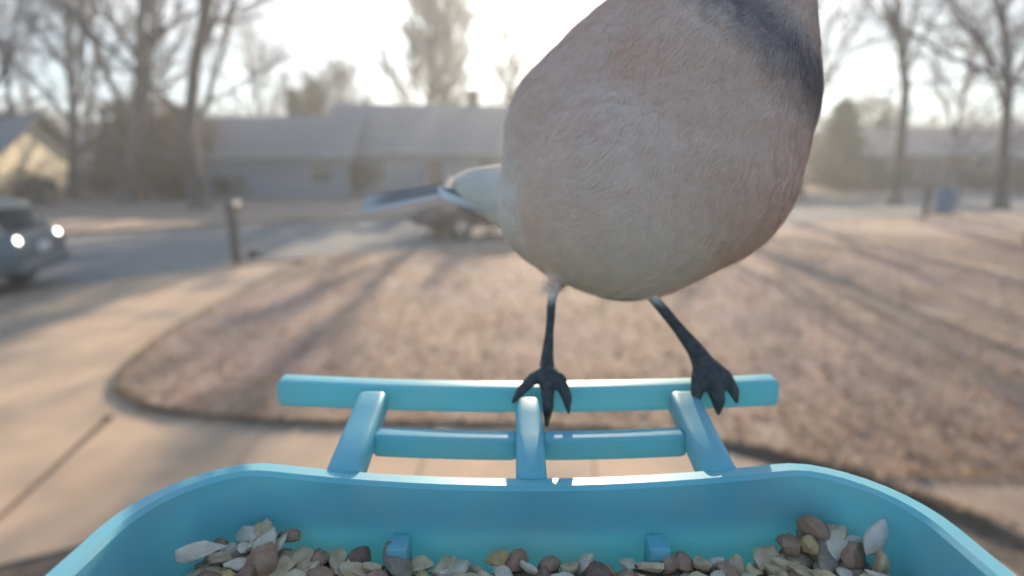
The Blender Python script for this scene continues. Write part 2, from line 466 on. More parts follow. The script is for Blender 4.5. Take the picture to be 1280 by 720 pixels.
def conifer(loc, h, w, seed, label, m='needle', name='evergreen_tree', group='evergreen trees'):
    rg = random.Random(seed)
    root = empty(name, loc, 0, label=label, cat='tree', group=group)
    t = MB(); t.tube([(0, 0, -.3), (0, 0, h * .5), (0, 0, h * .97)], [h * .022, h * .013, .01], 6); t.build('trunk', M['bark'], root)
    c = MB()
    def ins():
        z = h * (.06 + .93 * rg.random() ** 1.25)
        rr = w * (1 - z / h) ** .8 * math.sqrt(rg.random()) * (0.75 + .25 * math.sin(z * 9 / h * 6.28)) + .05
        a = rg.uniform(0, 6.28)
        return Vector((math.cos(a) * rr, math.sin(a) * rr, z))
    leaf_clumps(c, rg, ins, int(500 + 120 * h), h * .022 + .05, h * .02 + .04)
    c.build('crown', M[m], root); return root
def bush(loc, h, w, seed, label, m='shrub', name='shrub', group='shrubs by the houses', n=420):
    rg = random.Random(seed)
    root = empty(name, loc, 0, label=label, cat='shrub', group=group)
    lobes = [(Vector((rg.uniform(-w, w) * .6, rg.uniform(-w, w) * .5, h * rg.uniform(.35, .7))), rg.uniform(.3, .5) * h) for _ in range(7)]
    s = MB(); c = MB()
    for q, rr in lobes: s.tube([(0, 0, -.1), q * .5 + Vector((0, 0, .05)), q], [.03, .02, .008], 4)
    s.build('stem', M['bark'], root)
    def ins():
        q, rr = rg.choice(lobes)
        v = Vector((rg.gauss(0, 1), rg.gauss(0, 1), rg.gauss(0, 1))).normalized() * rr * rg.uniform(.55, 1.05)
        p = q + v; p.z = max(p.z, .05); return p
    leaf_clumps(c, rg, ins, n, .05 + h * .025, .06 + h * .03)
    c.build('foliage', M[m], root); return root
def at(px, Y, z=0.0): return (gx(px, Y), Y, z)

bare_tree(at(92, 30), 15, 21, 'bare tree with a forked trunk above the low house with the cream end wall', lean=(.06, 0))
bare_tree(at(28, 33), 12, 22, 'thin bare tree at the left end of the tree row', lean=(.03, 0), n=(7, 6, 5, 4))
bare_tree(at(160, 27), 16, 23, 'bare tree leaning over towards the big tree on its right', lean=(.2, 0), ang=(18, 42))
bare_tree(at(250, 24), 17, 24, 'biggest bare tree, thick trunked, beside the grey blue house', lean=(.08, 0), r=.3, ang=(18, 48), n=(10, 7, 6, 5))
bare_tree(at(118, 40), 14, 25, 'bare tree far back between the two leftmost houses', lean=(.12, 0))
bare_tree(at(538, 42), 17, 26, 'dense twiggy bare tree standing over the wide grey roofed house', first=.2, ang=(14, 40), n=(30, 11, 8, 6), rmin=.034, lens=(.3, .46), r=.38)
bare_tree(at(430, 48), 8.5, 27, 'low round bare tree between the grey blue house and the wide house', first=.1, n=(16, 9, 7, 5), rmin=.022)
bare_tree(at(640, 40), 12, 28, 'bare tree half hidden by the back of the bird', first=.25, n=(14, 8, 6, 4), ang=(14, 36), rmin=.02, lens=(.32, .5))
bare_tree(at(1118, 27), 15, 29, 'bare tree with a trunk that splits in two, before the pink roofed house', first=.2, n=(7, 7, 6, 5), ang=(12, 36), r=.24)
bare_tree(at(1250, 25), 14, 30, 'dark bare tree near the end of the pink roofed house', lean=(-.1, 0), n=(9, 7, 6, 5))
bare_tree(at(1180, 42), 13, 31, 'bare tree behind the pink roofed house', n=(10, 7, 6, 4), rmin=.016)
bare_tree(at(1330, 13), 9.5, 32, 'nearest bare tree, its low boughs reaching in over the yard', lean=(-.18, 0), ang=(35, 75), first=.25, n=(9, 7, 6, 5), up=.05)
bare_tree(at(-40, 18), 11, 33, 'bare tree by the street with twigs reaching in at the top corner', lean=(.1, 0), n=(9, 6, 6, 5))
bare_tree(at(345, 50), 13, 34, 'pale bare tree behind the grey blue house', n=(12, 7, 6, 4), rmin=.016)
bare_tree(at(795, 30), 12, 51, 'bare tree standing behind the body of the bird', n=(9, 6, 6, 4))
bare_tree(at(905, 25), 11, 52, 'bare tree behind the lower breast of the bird', n=(8, 6, 6, 4), lean=(.08, 0))
bare_tree(at(1000, 31), 12.5, 53, 'bare tree showing beside the right flank of the bird', n=(9, 7, 6, 4))
conifer(at(376, 45), 7.2, 1.5, 41, 'slim evergreen behind the ridge of the grey blue house')
conifer(at(400, 46), 8.0, 1.6, 42, 'taller of the two slim evergreens behind the grey blue house')
conifer(at(1042, 38), 5.8, 3.2, 43, 'evergreen beside the breast of the bird')
conifer(at(65, 44), 5.6, 2.6, 44, 'broad green evergreen behind the low house with the cream end wall')
conifer(at(1090, 45), 5.0, 2.0, 46, 'small evergreen behind the pink roofed house')
bare = bush(at(212, 30), 6.3, 1.9, 45, 'tall russet tree still holding its dead leaves', m='russet', name='russet_tree', group='trees holding dead leaves', n=1500)
bare['category'] = 'tree'

# far wood seen between and behind the houses
rg = random.Random(77)
fw = MB()
for k in range(95):
    Yk = rg.uniform(62, 120); X = rg.uniform(-1.05, 1.05) * Yk
    hh = rg.uniform(6, 10.5); P = dict(depth=2, n=(9, 6, 0), first=.2, ang=(18, 45), len=(.35, .55), rmin=.03, wob=.12, up=.35)
    grow(fw, fw, Vector((X, Yk, -.2)), Vector((rg.gauss(0, .05), 0, 1)), hh, .16, 0, rg, P)
tag(fw.build('far_wood', M['twig']), kind='stuff', label='bare far off wood behind the houses', cat='trees')

# ------------------------------------------------------------------ houses
def house(loc, rz, w, d, eave, ridge, wall_m, roof_m, label, windows=(), doors=(), garage=(), chimney=None, axis='x', end_m=None, over=.45):
    """front wall faces local -Y; w along X"""
    root = empty('house', loc, rz, label=label, cat='house', group='houses across the street')
    m = MB()
    g = 0.003
    if axis == 'x':
        prof = [(-d / 2, -.3), (d / 2, -.3), (d / 2, eave), (0, ridge - .05), (-d / 2, eave)]
        m.prism([Vector((0, y, z)) for y, z in prof], (-w / 2, 0, 0), (w / 2, 0, 0))
    else:
        prof = [(-w / 2, -.3), (w / 2, -.3), (w / 2, eave), (0, ridge - .05), (-w / 2, eave)]
        m.prism([Vector((x, 0, z)) for x, z in prof], (0, -d / 2, 0), (0, d / 2, 0))
    m.build('wall', wall_m, root, weld=True)
    rf = MB(); th = .14
    half = (d if axis == 'x' else w) / 2
    sl = (ridge - eave) / half
    for s in (-1, 1):
        a = (s * (half + over), eave - sl * over); b = (0, ridge)
        pr = [a, (s * (half + over), a[1] + th), (0, b[1] + th), b]
        if axis == 'x': rf.prism([Vector((0, y, z)) for y, z in pr], (-w / 2 - over, 0, 0), (w / 2 + over, 0, 0))
        else: rf.prism([Vector((x, 0, z)) for x, z in pr], (0, -d / 2 - over, 0), (0, d / 2 + over, 0))
    ro = rf.build('roof', roof_m, root, weld=True)
    gt = MB()
    if axis == 'x':
        gt.box((0, -half - over - .06, eave - sl * over + .06), (w + 2 * over, .11, .13))
        gt.build('gutter', M['trim'], ro)
    if chimney is not None:
        c = MB(); c.box((chimney, .4, ridge + .2), (.9, .6, 1.6)); c.box((chimney, .4, ridge + 1.03), (1.02, .72, .1)); c.build('chimney', M['brick'], ro)
    fy = -d / 2
    for (x, z, ww, hh) in windows:
        f = MB(); t = .09
        for bx in ((x - ww / 2, z, t, hh + t), (x + ww / 2, z, t, hh + t)): f.box((bx[0], fy - .03, bx[1]), (bx[2], .1, bx[3]))
        for zz in (z - hh / 2, z, z + hh / 2): f.box((x, fy - .028, zz), (ww - t, .09, t * (.6 if zz == z else 1)))
        fo = f.build('window', M['trim'], root)
        p = MB(); p.box((x, fy - .005, z), (ww - t, .03, hh)); p.build('pane', M['pane'], fo)
    for x in doors:
        dr = MB(); dr.box((x, fy - .03, 1.02), (.95, .08, 2.05)); do = dr.build('door', M['door'], root)
        h = MB(); h.ellipsoid((x + .36, fy - .1, 1.0), (.035, .035, .035)); h.build('handle', M['chrome'], do)
        tr = MB(); tr.box((x - .54, fy - .03, 1.05), (.11, .1, 2.15)); tr.box((x + .54, fy - .03, 1.05), (.11, .1, 2.15)); tr.box((x, fy - .03, 2.14), (1.2, .1, .12)); tr.build('door_frame', M['trim'], do)
    for x, ww in garage:
        gd = MB()
        for k in range(4): gd.box((x, fy - .03, .28 + k * .54), (ww, .06, .52))
        gd.build('garage_door', M['trim'] if wall_m is not M['siding_grey'] else M['siding_grey'], root)
    return root
house(at(-108, 29), R(12), 12, 7, 2.4, 4.2, M['siding_cream'], M['shingle'], 'low cream house at the far left with a sunlit gable end behind the car', windows=((-3, 1.5, 1.6, 1.1), (1.5, 1.5, 1.6, 1.1)), doors=(-.8,))
house(at(112, 43), R(-6), 11, 7, 2.3, 4.0, M['brick'], M['shingle'], 'brown house with a low grey roof behind the left row of trees', windows=((-3.5, 1.5, 1.4, 1.2), (2.8, 1.5, 1.4, 1.2)), doors=(0.6,))
def shed(loc, rz, label):
    root = empty('shed', loc, rz, label=label, cat='shed')
    w = MB(); w.prism([Vector((x, 0, z)) for x, z in ((-1.1, -.1), (1.1, -.1), (1.1, 1.9), (0, 2.5), (-1.1, 1.9))], (0, -1.4, 0), (0, 1.4, 0)); w.build('wall', M['siding_tan'], root, weld=True)
    for sx in (-1, 1):
        f = MB(); f.prism([Vector(p) for p in ((sx * 1.28, 0, 1.83), (sx * 1.28, 0, 1.9), (0, 0, 2.6), (0, 0, 2.53))], (0, -1.55, 0), (0, 1.55, 0)); f.build('roof_panel', M['shingle'], root, weld=True)
    d = MB(); d.box((0, -1.42, .9), (.9, .06, 1.8)); d.build('door', M['door'], root)
shed(at(205, 34), R(15), 'small tan shed with a sunlit wall beside the biggest bare tree')
house(at(366, 34), R(4), 8.4, 8, 2.35, 4.35, M['siding_grey'], M['shingle'], 'grey blue house with a plain grey roof behind the mailbox', garage=((-1.4, 4.4),), windows=((2.8, 1.4, 1.2, 1.1),))
house(at(545, 37), R(8), 11.5, 9, 2.6, 5.3, M['siding_grey'], M['shingle'], 'wide grey house with the highest grey roof, partly behind the tail of the bird', windows=((-3.6, 1.5, 1.7, 1.2), (3.2, 1.5, 1.7, 1.2)), doors=(0,), chimney=2.5)
house(at(1150, 44), R(-10), 15, 8, 2.5, 4.3, M['brick'], M['shingle_pink'], 'brown brick house with a pinkish roof behind the blue bin', windows=((-5, 1.5, 1.6, 1.1), (-1.5, 1.5, 1.6, 1.1), (4.5, 1.5, 1.8, 1.1)), doors=(1.6,))
house(at(850, 42), R(2), 13, 8, 2.5, 4.8, M['siding_tan'], M['shingle'], 'tan house hidden behind the body of the bird', windows=((-4, 1.5, 1.6, 1.1), (3.5, 1.5, 1.6, 1.1)), doors=(0,))
for i, (px, Y, h, w, lb) in enumerate([(45, 25, 1.5, 1.0, 'dark shrub before the cream house'), (140, 31, 1.6, 1.6, 'low shrub beside the trunk of the leaning tree'),
        (235, 31, 2.4, 1.8, 'tall shrub at the foot of the biggest bare tree'), (290, 30, 1.3, .9, 'small shrub at the corner of the grey blue house'),
        (440, 31, 1.9, 1.1, 'round shrub between the grey blue house and the wide house'), (600, 32, 1.6, 1.8, 'shrub in front of the wide grey house'),
        (1055, 36, 2.2, 2.0, 'broad evergreen shrub next to the breast of the bird'), (1098, 37, 1.6, 1.8, 'evergreen shrub left of the forked tree'),
        (1225, 38, 1.5, 1.5, 'shrub at the end of the pink roofed house'), (1275, 36, 2.2, 1.6, 'shrub at the edge of the yard past the dark tree')]):
    bush(at(px, Y), h, w, 100 + i, lb)
for i, (px, Y, h, w, m_, lb) in enumerate([(-30, 47, 6.0, 4.5, 'shrub', 'olive thicket at the left end of the street'), (70, 50, 6.6, 4.5, 'russet', 'russet brown thicket above the roof of the brown house'),
        (165, 50, 6.8, 4.5, 'shrub', 'olive thicket right of the leaning tree'), (262, 46, 6.4, 4.0, 'russet', 'russet thicket behind the biggest bare tree'),
        (318, 52, 6.2, 4.0, 'shrub', 'olive thicket showing over the roof of the grey blue house'), (1045, 50, 7.2, 4.2, 'shrub', 'olive thicket behind the breast of the bird'),
        (1125, 58, 5.6, 5.0, 'russet', 'russet thicket over the pink roof'), (1225, 56, 6.4, 5.0, 'shrub', 'olive thicket behind the end of the pink roofed house'), (1300, 50, 5.5, 4.5, 'russet', 'russet thicket at the far end of the yards')]):
    bush(at(px, Y), h, w, 200 + i, lb, m=m_, name='thicket', group='thickets behind the houses', n=900)

# ------------------------------------------------------------------ mailboxes and bins
def mailbox(loc, rz, label, post_h=1.0):
    root = empty('mailbox', loc, rz, label=label, cat='mailbox', group='mailboxes along the street')
    p = MB(); p.box((0, 0, post_h / 2 - .15), (.16, .16, post_h + .3)); p.box((0, -.14, post_h - .05), (.09, .5, .08)); p.build('post', M['post'], root, bevel=.006)
    b = MB(); prof = [(-.085, 0), (.085, 0), (.085, .1)] + [(.085 * math.cos(a), .1 + .085 * math.sin(a)) for a in [math.pi * k / 8 for k in range(1, 8)]] + [(-.085, .1)]
    b.prism([Vector((x, 0, z + post_h)) for x, z in prof], (0, -.42, 0), (0, .08, 0)); b.build('box', M['metal_dark'], root, smooth='auto')
    d = MB(); d.prism([Vector((x * 1.03, 0, (z - .09) * 1.03 + .09 + post_h)) for x, z in prof], (0, -.435, 0), (0, -.421, 0)); do = d.build('door', M['metal_dark'], root)
    k = MB(); k.ellipsoid((0, -.445, post_h + .16), (.012, .012, .012), 6, 4); k.build('handle', M['chrome'], do)
    f = MB(); f.box((.094, -.1, post_h + .16), (.006, .02, .16)); f.box((.094, -.13, post_h + .22), (.006, .08, .05)); f.build('flag', M['door'], root)
mailbox((gx(299, 11.5), 11.4, 0), R(188), 'dark mailbox on a thick post at the kerb before the grey blue house')
mailbox((gx(1143, 20.3), 19.8, 0), R(150), 'thin mailbox post beside the blue bin', .9)
def bin_(loc, rz, m, label):
    root = empty('wheelie_bin', loc, rz, label=label, cat='bin', group='bins at the kerb')
    b = MB(); b.box((0, 0, .5), (.46, .5, .9)); 
    b.v = [(x * (.8 if z < .3 else 1.05), y * (.8 if z < .3 else 1.05), z) for x, y, z in b.v]
    b.build('body', m, root, bevel=.025)
    l = MB(); l.box((0, -.01, .985), (.53, .6, .06)); l.build('lid', m, root, bevel=.02)
    h = MB(); h.tube([(-.2, .33, .93), (.2, .33, .93)], .015, 8); h.build('handle', M['black_plastic'], root)
    for s in (-1, 1):
        w = MB(); w.tube([(s * .2, .22, .11), (s * .255, .22, .11)], .11, 14); w.build('wheel', M['rubber'], root)
bin_((gx(1168, 21.5), 21.0, 0), R(20), M['bin_blue'], 'blue wheelie bin standing by the thin mailbox post')
bin_((gx(1284, 13.4), 13.0, 0), R(-20), M['bin_plum'], 'dark plum wheelie bin at the edge of the lawn')

# a small stone by the mailbox foot
sm = MB(); sm.ellipsoid((0, 0, .08), (.16, .12, .11), 9, 6); so = sm.build('rock', M['post'], smooth=True)
so.location = at(318, 11.6); tag(so, 'small dark rock lying by the foot of the kerbside mailbox', 'rock')

# ------------------------------------------------------------------ cars
def car(loc, rz, paint, label, suv=True, L=4.5, W=1.8):
    root = empty('parked_car', loc, rz, label=label, cat='car', group='cars on the street')
    # stations along local X (front at +X): (x, belt height, roof height or None, half width)
    zb = .30
    hw = W / 2
    if suv: prof = [(-2.22, .55, .86), (-2.16, .42, 1.02), (-2.02, .36, 1.06), (-1.2, .33, 1.04), (0, .32, 1.01), (.9, .33, .99), (1.5, .34, .93), (2.05, .38, .80), (2.2, .5, .66)]
    else: prof = [(-2.22, .55, .80), (-2.15, .42, .93), (-1.6, .34, .95), (-.9, .33, .95), (0, .32, .93), (.9, .33, .92), (1.5, .34, .86), (2.05, .38, .72), (2.2, .5, .6)]
    def section(x, lo, hi):
        k = 1 - .10 * (abs(x) / 2.2) ** 3
        h = hw * k; m_ = (lo + hi) / 2
        half = [(h * .86, lo), (h * .97, lo + .08), (h, m_ - .03), (h * .985, m_ + .1), (h * .95, hi - .06), (h * .88, hi), (h * .45, hi + .025)]
        return [(x, y, z) for y, z in half] + [(x, 0, hi + .03)] + [(x, -y, z) for y, z in half[::-1]]
    b = MB(); secs = [section(*p) for p in prof]; n = len(secs[0])
    b.add([p for s in secs for p in s], [(i * n + k, i * n + (k + 1) % n, (i + 1) * n + (k + 1) % n, (i + 1) * n + k) for i in range(len(secs) - 1) for k in range(n)] + [tuple(range(n - 1, -1, -1)), tuple(range((len(secs) - 1) * n, len(secs) * n))])
    body = b.build('body', paint, root, smooth='auto', weld=True)
    if suv: cab = [(-2.05, 1.04, .0), (-1.82, 1.50, .1), (-1.5, 1.585, .13), (-.3, 1.62, .14), (.35, 1.57, .14), (1.05, 1.0, .03)]
    else: cab = [(-1.75, .94, .02), (-1.0, 1.33, .14), (-.5, 1.42, .17), (.1, 1.43, .17), (.45, 1.38, .16), (1.2, .92, .03)]
    zbase = 1.0 if suv else .92
    c = MB(); secs = []
    for x, z, tin in cab:
        h = hw * .9; y1 = h - tin
        secs.append([(x, h, min(zbase, z)), (x, y1 + .02, max(z - .06, zbase)), (x, y1 - .1, z), (x, 0, z + .03), (x, -y1 + .1, z), (x, -y1 - .02, max(z - .06, zbase)), (x, -h, min(zbase, z))])
    n = 7
    c.add([p for s in secs for p in s], [(i * n + k, i * n + (k + 1) % n, (i + 1) * n + (k + 1) % n, (i + 1) * n + k) for i in range(len(secs) - 1) for k in range(n)] + [tuple(range(n - 1, -1, -1)), tuple(range((len(secs) - 1) * n, len(secs) * n))])
    c.build('cabin', paint, root, smooth='auto', weld=True)
    # glazing: plates proud of the cabin
    def plate(name, pts, t, m=M['pane'], parent=root):
        p = MB(); a = [Vector(q) for q in pts]; nrm = (a[1] - a[0]).cross(a[2] - a[0]).normalized() * t
        k = len(a); p.add([q - nrm for q in a] + [q + nrm for q in a], [tuple(range(k - 1, -1, -1)), tuple(range(k, 2 * k))] + [(i, (i + 1) % k, k + (i + 1) % k, k + i) for i in range(k)])
        return p.build(name, m, parent)
    h = hw * .9; top = 1.49 if suv else 1.30
    for s in (-1, 1):
        def wp(x, z):
            t = (z - zbase) / (1.55 - zbase if suv else 1.36 - zbase)
            return (x, s * (h - .13 * t + .012), z)
        if suv: wins = [[(-1.85, 1.06), (-1.1, 1.06), (-1.1, 1.47), (-1.65, 1.44)], [(-1.02, 1.06), (-.12, 1.06), (-.12, 1.5), (-1.02, 1.48)], [(-.04, 1.06), (.83, 1.06), (.42, 1.42), (-.04, 1.5)]]
        else: wins = [[(-1.4, .98), (-.55, .98), (-.55, 1.31), (-.95, 1.25)], [(-.47, .98), (.15, .98), (.15, 1.33), (-.47, 1.32)], [(.23, .98), (.98, .98), (.5, 1.28), (.23, 1.33)]]
        for w in wins: plate('side_window', [wp(*q) for q in w], .008)
        for x in (-.5, .55):
            hd = MB(); hd.box((x, s * (hw * .985 + .012), .86), (.16, .03, .03)); hd.build('door_handle', M['chrome'], root)
        mr = MB(); mr.ellipsoid((.75, s * (hw + .1), 1.02), (.06, .12, .08), 8, 6); mr.tube([(.75, s * (hw * .88), .98), (.75, s * (hw + .04), 1.0)], .02, 6); mr.build('mirror', paint, root, smooth=True)
        for x in (-1.38, 1.38):
            w = MB(); w.tube([(x, s * (hw - .2), .33), (x, s * (hw - .16), .33), (x, s * (hw - .01), .33), (x, s * (hw + .015), .33)], [.31, .33, .33, .3], 22)
            wo = w.build('wheel', M['rubber'], root, smooth='auto')
            r = MB(); r.tube([(x, s * (hw - .02), .33), (x, s * (hw + .022), .33)], .2, 18)
            for k in range(5):
                a = k * 1.2566; r.box((x + .1 * math.cos(a), s * (hw + .028), .33 + .1 * math.sin(a)), (.05, .02, .18), Matrix.Rotation(-a + 1.5708, 3, 'Y'))
            r.build('rim', M['chrome'], wo)
        tl = MB(); tl.ellipsoid((-2.13 if suv else -2.17, s * hw * .72, .93 if suv else .8), (.08, .085, .08), 16, 10); tl.build('tail_lamp', M['lamp_glint'] if suv else M['lamp'], root, smooth=True)
        hl = MB(); hl.ellipsoid((2.07, s * hw * .66, .68 if suv else .6), (.12, .19, .08), 16, 10); hl.build('headlight', M['lamp'], root, smooth=True)
    if suv:
        plate('rear_window', [(-2.055, .62, 1.1), (-2.055, -.62, 1.1), (-1.875, -.56, 1.44), (-1.875, .56, 1.44)], .014)
        plate('windscreen', [(1.01, .66, 1.06), (1.01, -.66, 1.06), (.46, -.56, 1.51), (.46, .56, 1.51)], .018)
    else:
        plate('rear_window', [(-1.68, .62, 1.0), (-1.68, -.62, 1.0), (-1.06, -.54, 1.33), (-1.06, .54, 1.33)], .016)
        plate('windscreen', [(1.12, .66, .99), (1.12, -.66, .99), (.52, -.54, 1.37), (.52, .54, 1.37)], .018)
    for x, z in ((-2.2, .5), (2.2, .46)):
        bp = MB(); bp.box((x, 0, z), (.16, W * .86, .2)); bp.build('bumper', paint if (suv and x < 0) else M['black_plastic'], root, bevel=.04)
    pl = MB(); pl.box((-2.235, 0, .78 if suv else .7), (.02, .34, .16)); pl.build('licence_plate', M['plate'], root)
    return root
dirv = math.atan2(.47, .88)
car((-9.75, 8.55, -.10), dirv + math.pi - .22, M['car_grey'], 'dark grey hatchback at the left edge with white sun glints on its lamps')
hatch = bpy.data.objects['parked_car']; hatch.scale = (.95, .95, .94)
car((-0.55, 16.25, -.10), dirv + math.pi, M['car_dark'], 'dark car at the kerb mostly hidden behind the bird', suv=False)

# ------------------------------------------------------------------ bird feeder
feeder = empty('bird_feeder', (0, 0, 0), 0, label='turquoise plastic bird feeder tray with a ladder perch under the bird', cat='bird feeder')
PL = M['plastic']
CX = 0.003
RIM = H - 0.0655
def rrect(cx, x_half, y0, y1, r, n=10):
    pts = []
    for (sx, sy, a0) in ((1, 1, 0), (-1, 1, 90), (-1, 0, 180), (1, 0, 270)):
        yy = y1 - r if sy else y0 + r
        for k in range(n + 1):
            a = R(a0 + 90 * k / n)
            pts.append((cx + sx * (x_half - r) + r * math.cos(a), yy + r * math.sin(a)))
    # densify the straight runs so that the rim can dip
    out = []
    for i, p in enumerate(pts):
        q = pts[(i + 1) % len(pts)]
        out.append(p)
        L = math.hypot(q[0] - p[0], q[1] - p[1])
        m_ = int(L / .006)
        for k in range(1, m_): out.append((p[0] + (q[0] - p[0]) * k / m_, p[1] + (q[1] - p[1]) * k / m_))
    return out
def dip(x, y):
    t = min(abs(x - CX) / .06, 1)
    return -0.0042 * (1 - t * t) * max(0, min(1, (y - .05) / .05)) + .0005
Y0, Y1, XH = -0.012, 0.1125, 0.0785
loops = []
def loop(inset, z, use_dip, r):
    return [(x, y, z + (dip(x, y) if use_dip else 0)) for x, y in rrect(CX, XH - inset, Y0 + inset, Y1 - inset, r)]
N0 = len(loop(0, 0, False, .024))
def tray_loops():
    spec = [(.006, -.040, False, .018), (.0035, -.037, False, .0205), (.0022, -.006, True, .0218), (.0022, -.0035, True, .0218), (0, -.003, True, .024), (-.0002, -.001, True, .0242), (.0006, 0, True, .0234),
            (.0036, .0001, True, .0204), (.0044, -.0008, True, .0196), (.0050, -.034, False, .019), (.0075, -.037, False, .0165)]
    m = MB(); pts = []; n = None; ls = []
    base = rrect(CX, XH, Y0, Y1, .024)
    n = len(base)
    c = Vector((CX, (Y0 + Y1) / 2, 0))
    # inset along each point's own outward normal keeps every loop the same length
    nor = []
    for i in range(n):
        a, b = Vector((*base[i - 1], 0)), Vector((*base[(i + 1) % n], 0))
        t = (b - a).normalized(); nor.append(Vector((t.y, -t.x, 0)))
    for ins, z, ud, _ in spec:
        # the walls lean inward a little towards the floor
        for i, p in enumerate(base):
            q = Vector((*p, 0)) - nor[i] * ins
            pts.append((q.x, q.y, RIM + z + (dip(q.x, q.y) if ud else 0)))
    k = len(spec)
    fs = [(j * n + i, j * n + (i + 1) % n, (j + 1) * n + (i + 1) % n, (j + 1) * n + i) for j in range(k - 1) for i in range(n)]
    fs.append(tuple(range(n - 1, -1, -1))); fs.append(tuple(range((k - 1) * n, k * n)))
    m.add(pts, fs)
    return m
tray = tray_loops().build('tray', PL, feeder, smooth='auto', weld=True)
# two drain pegs on the far wall
for px in (497, 824):
    m = MB(); x = (px - 640) / FPX * .118
    m.box((x, Y1 - .0085, RIM - .020), (.0046, .0060, .0125)); m.build('peg', PL, feeder, bevel=.0010)
def bar(path, wx, wz, name, n=16, ex=7.0, roll=0.0):
    """bar with a rounded-rectangle section, wx across and wz tall"""
    path = [Vector(p) for p in path]; m = MB(); pts = []
    sec = []
    for k in range(n * 2):
        a = 2 * math.pi * k / (n * 2); c, s = math.cos(a), math.sin(a)
        sec.append((math.copysign(abs(c) ** (2 / ex), c) * wx / 2, math.copysign(abs(s) ** (2 / ex), s) * wz / 2))
    ring = []
    steps = [(0, .72), (.0006, .93), (.0014, 1.0)]
    full = []
    t0 = (path[1] - path[0]).normalized(); t1 = (path[-1] - path[-2]).normalized()
    for o, k in steps: full.append((path[0] + t0 * o, t0, k))
    for i in range(1, len(path) - 1): full.append((path[i], (path[i + 1] - path[i - 1]).normalized(), 1.0))
    for o, k in steps[::-1]: full.append((path[-1] - t1 * o, t1, k))
    for p, t, k in full:
        side = t.cross(Vector((0, 0, 1))).normalized(); up = side.cross(t).normalized(); side, up = side * math.cos(R(roll)) - up * math.sin(R(roll)), up * math.cos(R(roll)) + side * math.sin(R(roll))
        ring.append([p + side * (a * k) + up * (b * k) for a, b in sec])
    q = len(sec)
    m.add([p for r in ring for p in r], [(i * q + k, i * q + (k + 1) % q, (i + 1) * q + (k + 1) % q, (i + 1) * q + k) for i in range(len(ring) - 1) for k in range(q)] + [tuple(range(q - 1, -1, -1)), tuple(range((len(ring) - 1) * q, len(ring) * q))])
    return m.build(name, PL, feeder, smooth='auto', weld=True)
XC = 0.0044
RAIL_Y, RAIL_Z = 0.1452, H - 0.0622
def bow(x): return -0.0026 * (1 - ((x - XC) / .069) ** 2)
bar([(XC + .069 * t, RAIL_Y + .001 * (1 - t * t), RAIL_Z + bow(XC + .069 * t)) for t in [k / 10 - 1 for k in range(21)]], .0054, .0077, 'perch_rail', roll=2.2)
def bow2(x): return -0.0012 * (1 - ((x - XC) / .04) ** 2)
for s in (-1, 1):
    xa, xb = sorted((XC + s * .0030, XC + s * .0388))
    bar([(xa + (xb - xa) * k / 8, .1272, H - .0683 + bow2(xa + (xb - xa) * k / 8)) for k in range(9)], .0046, .0062, 'crossbar', roll=5.0)
for s in (-1, 0, 1):
    x = XC + s * .042; dz = -.0016 if s == 0 else 0
    bar([(x, .1418, H - .0637 + dz), (x, .1345, H - .0654 + dz), (x, .126, H - .0670 + dz), (x, .1118, H - .0697 + dz)], .0078 if s else .0070, .0068, 'perch_arm', ex=4.5)
# mounting pole under the tray
pole = MB(); pole.tube([(CX, .045, -.1), (CX, .045, RIM - .041)], .011, 16); pole.build('pole', M['metal_dark'], feeder, smooth='auto')

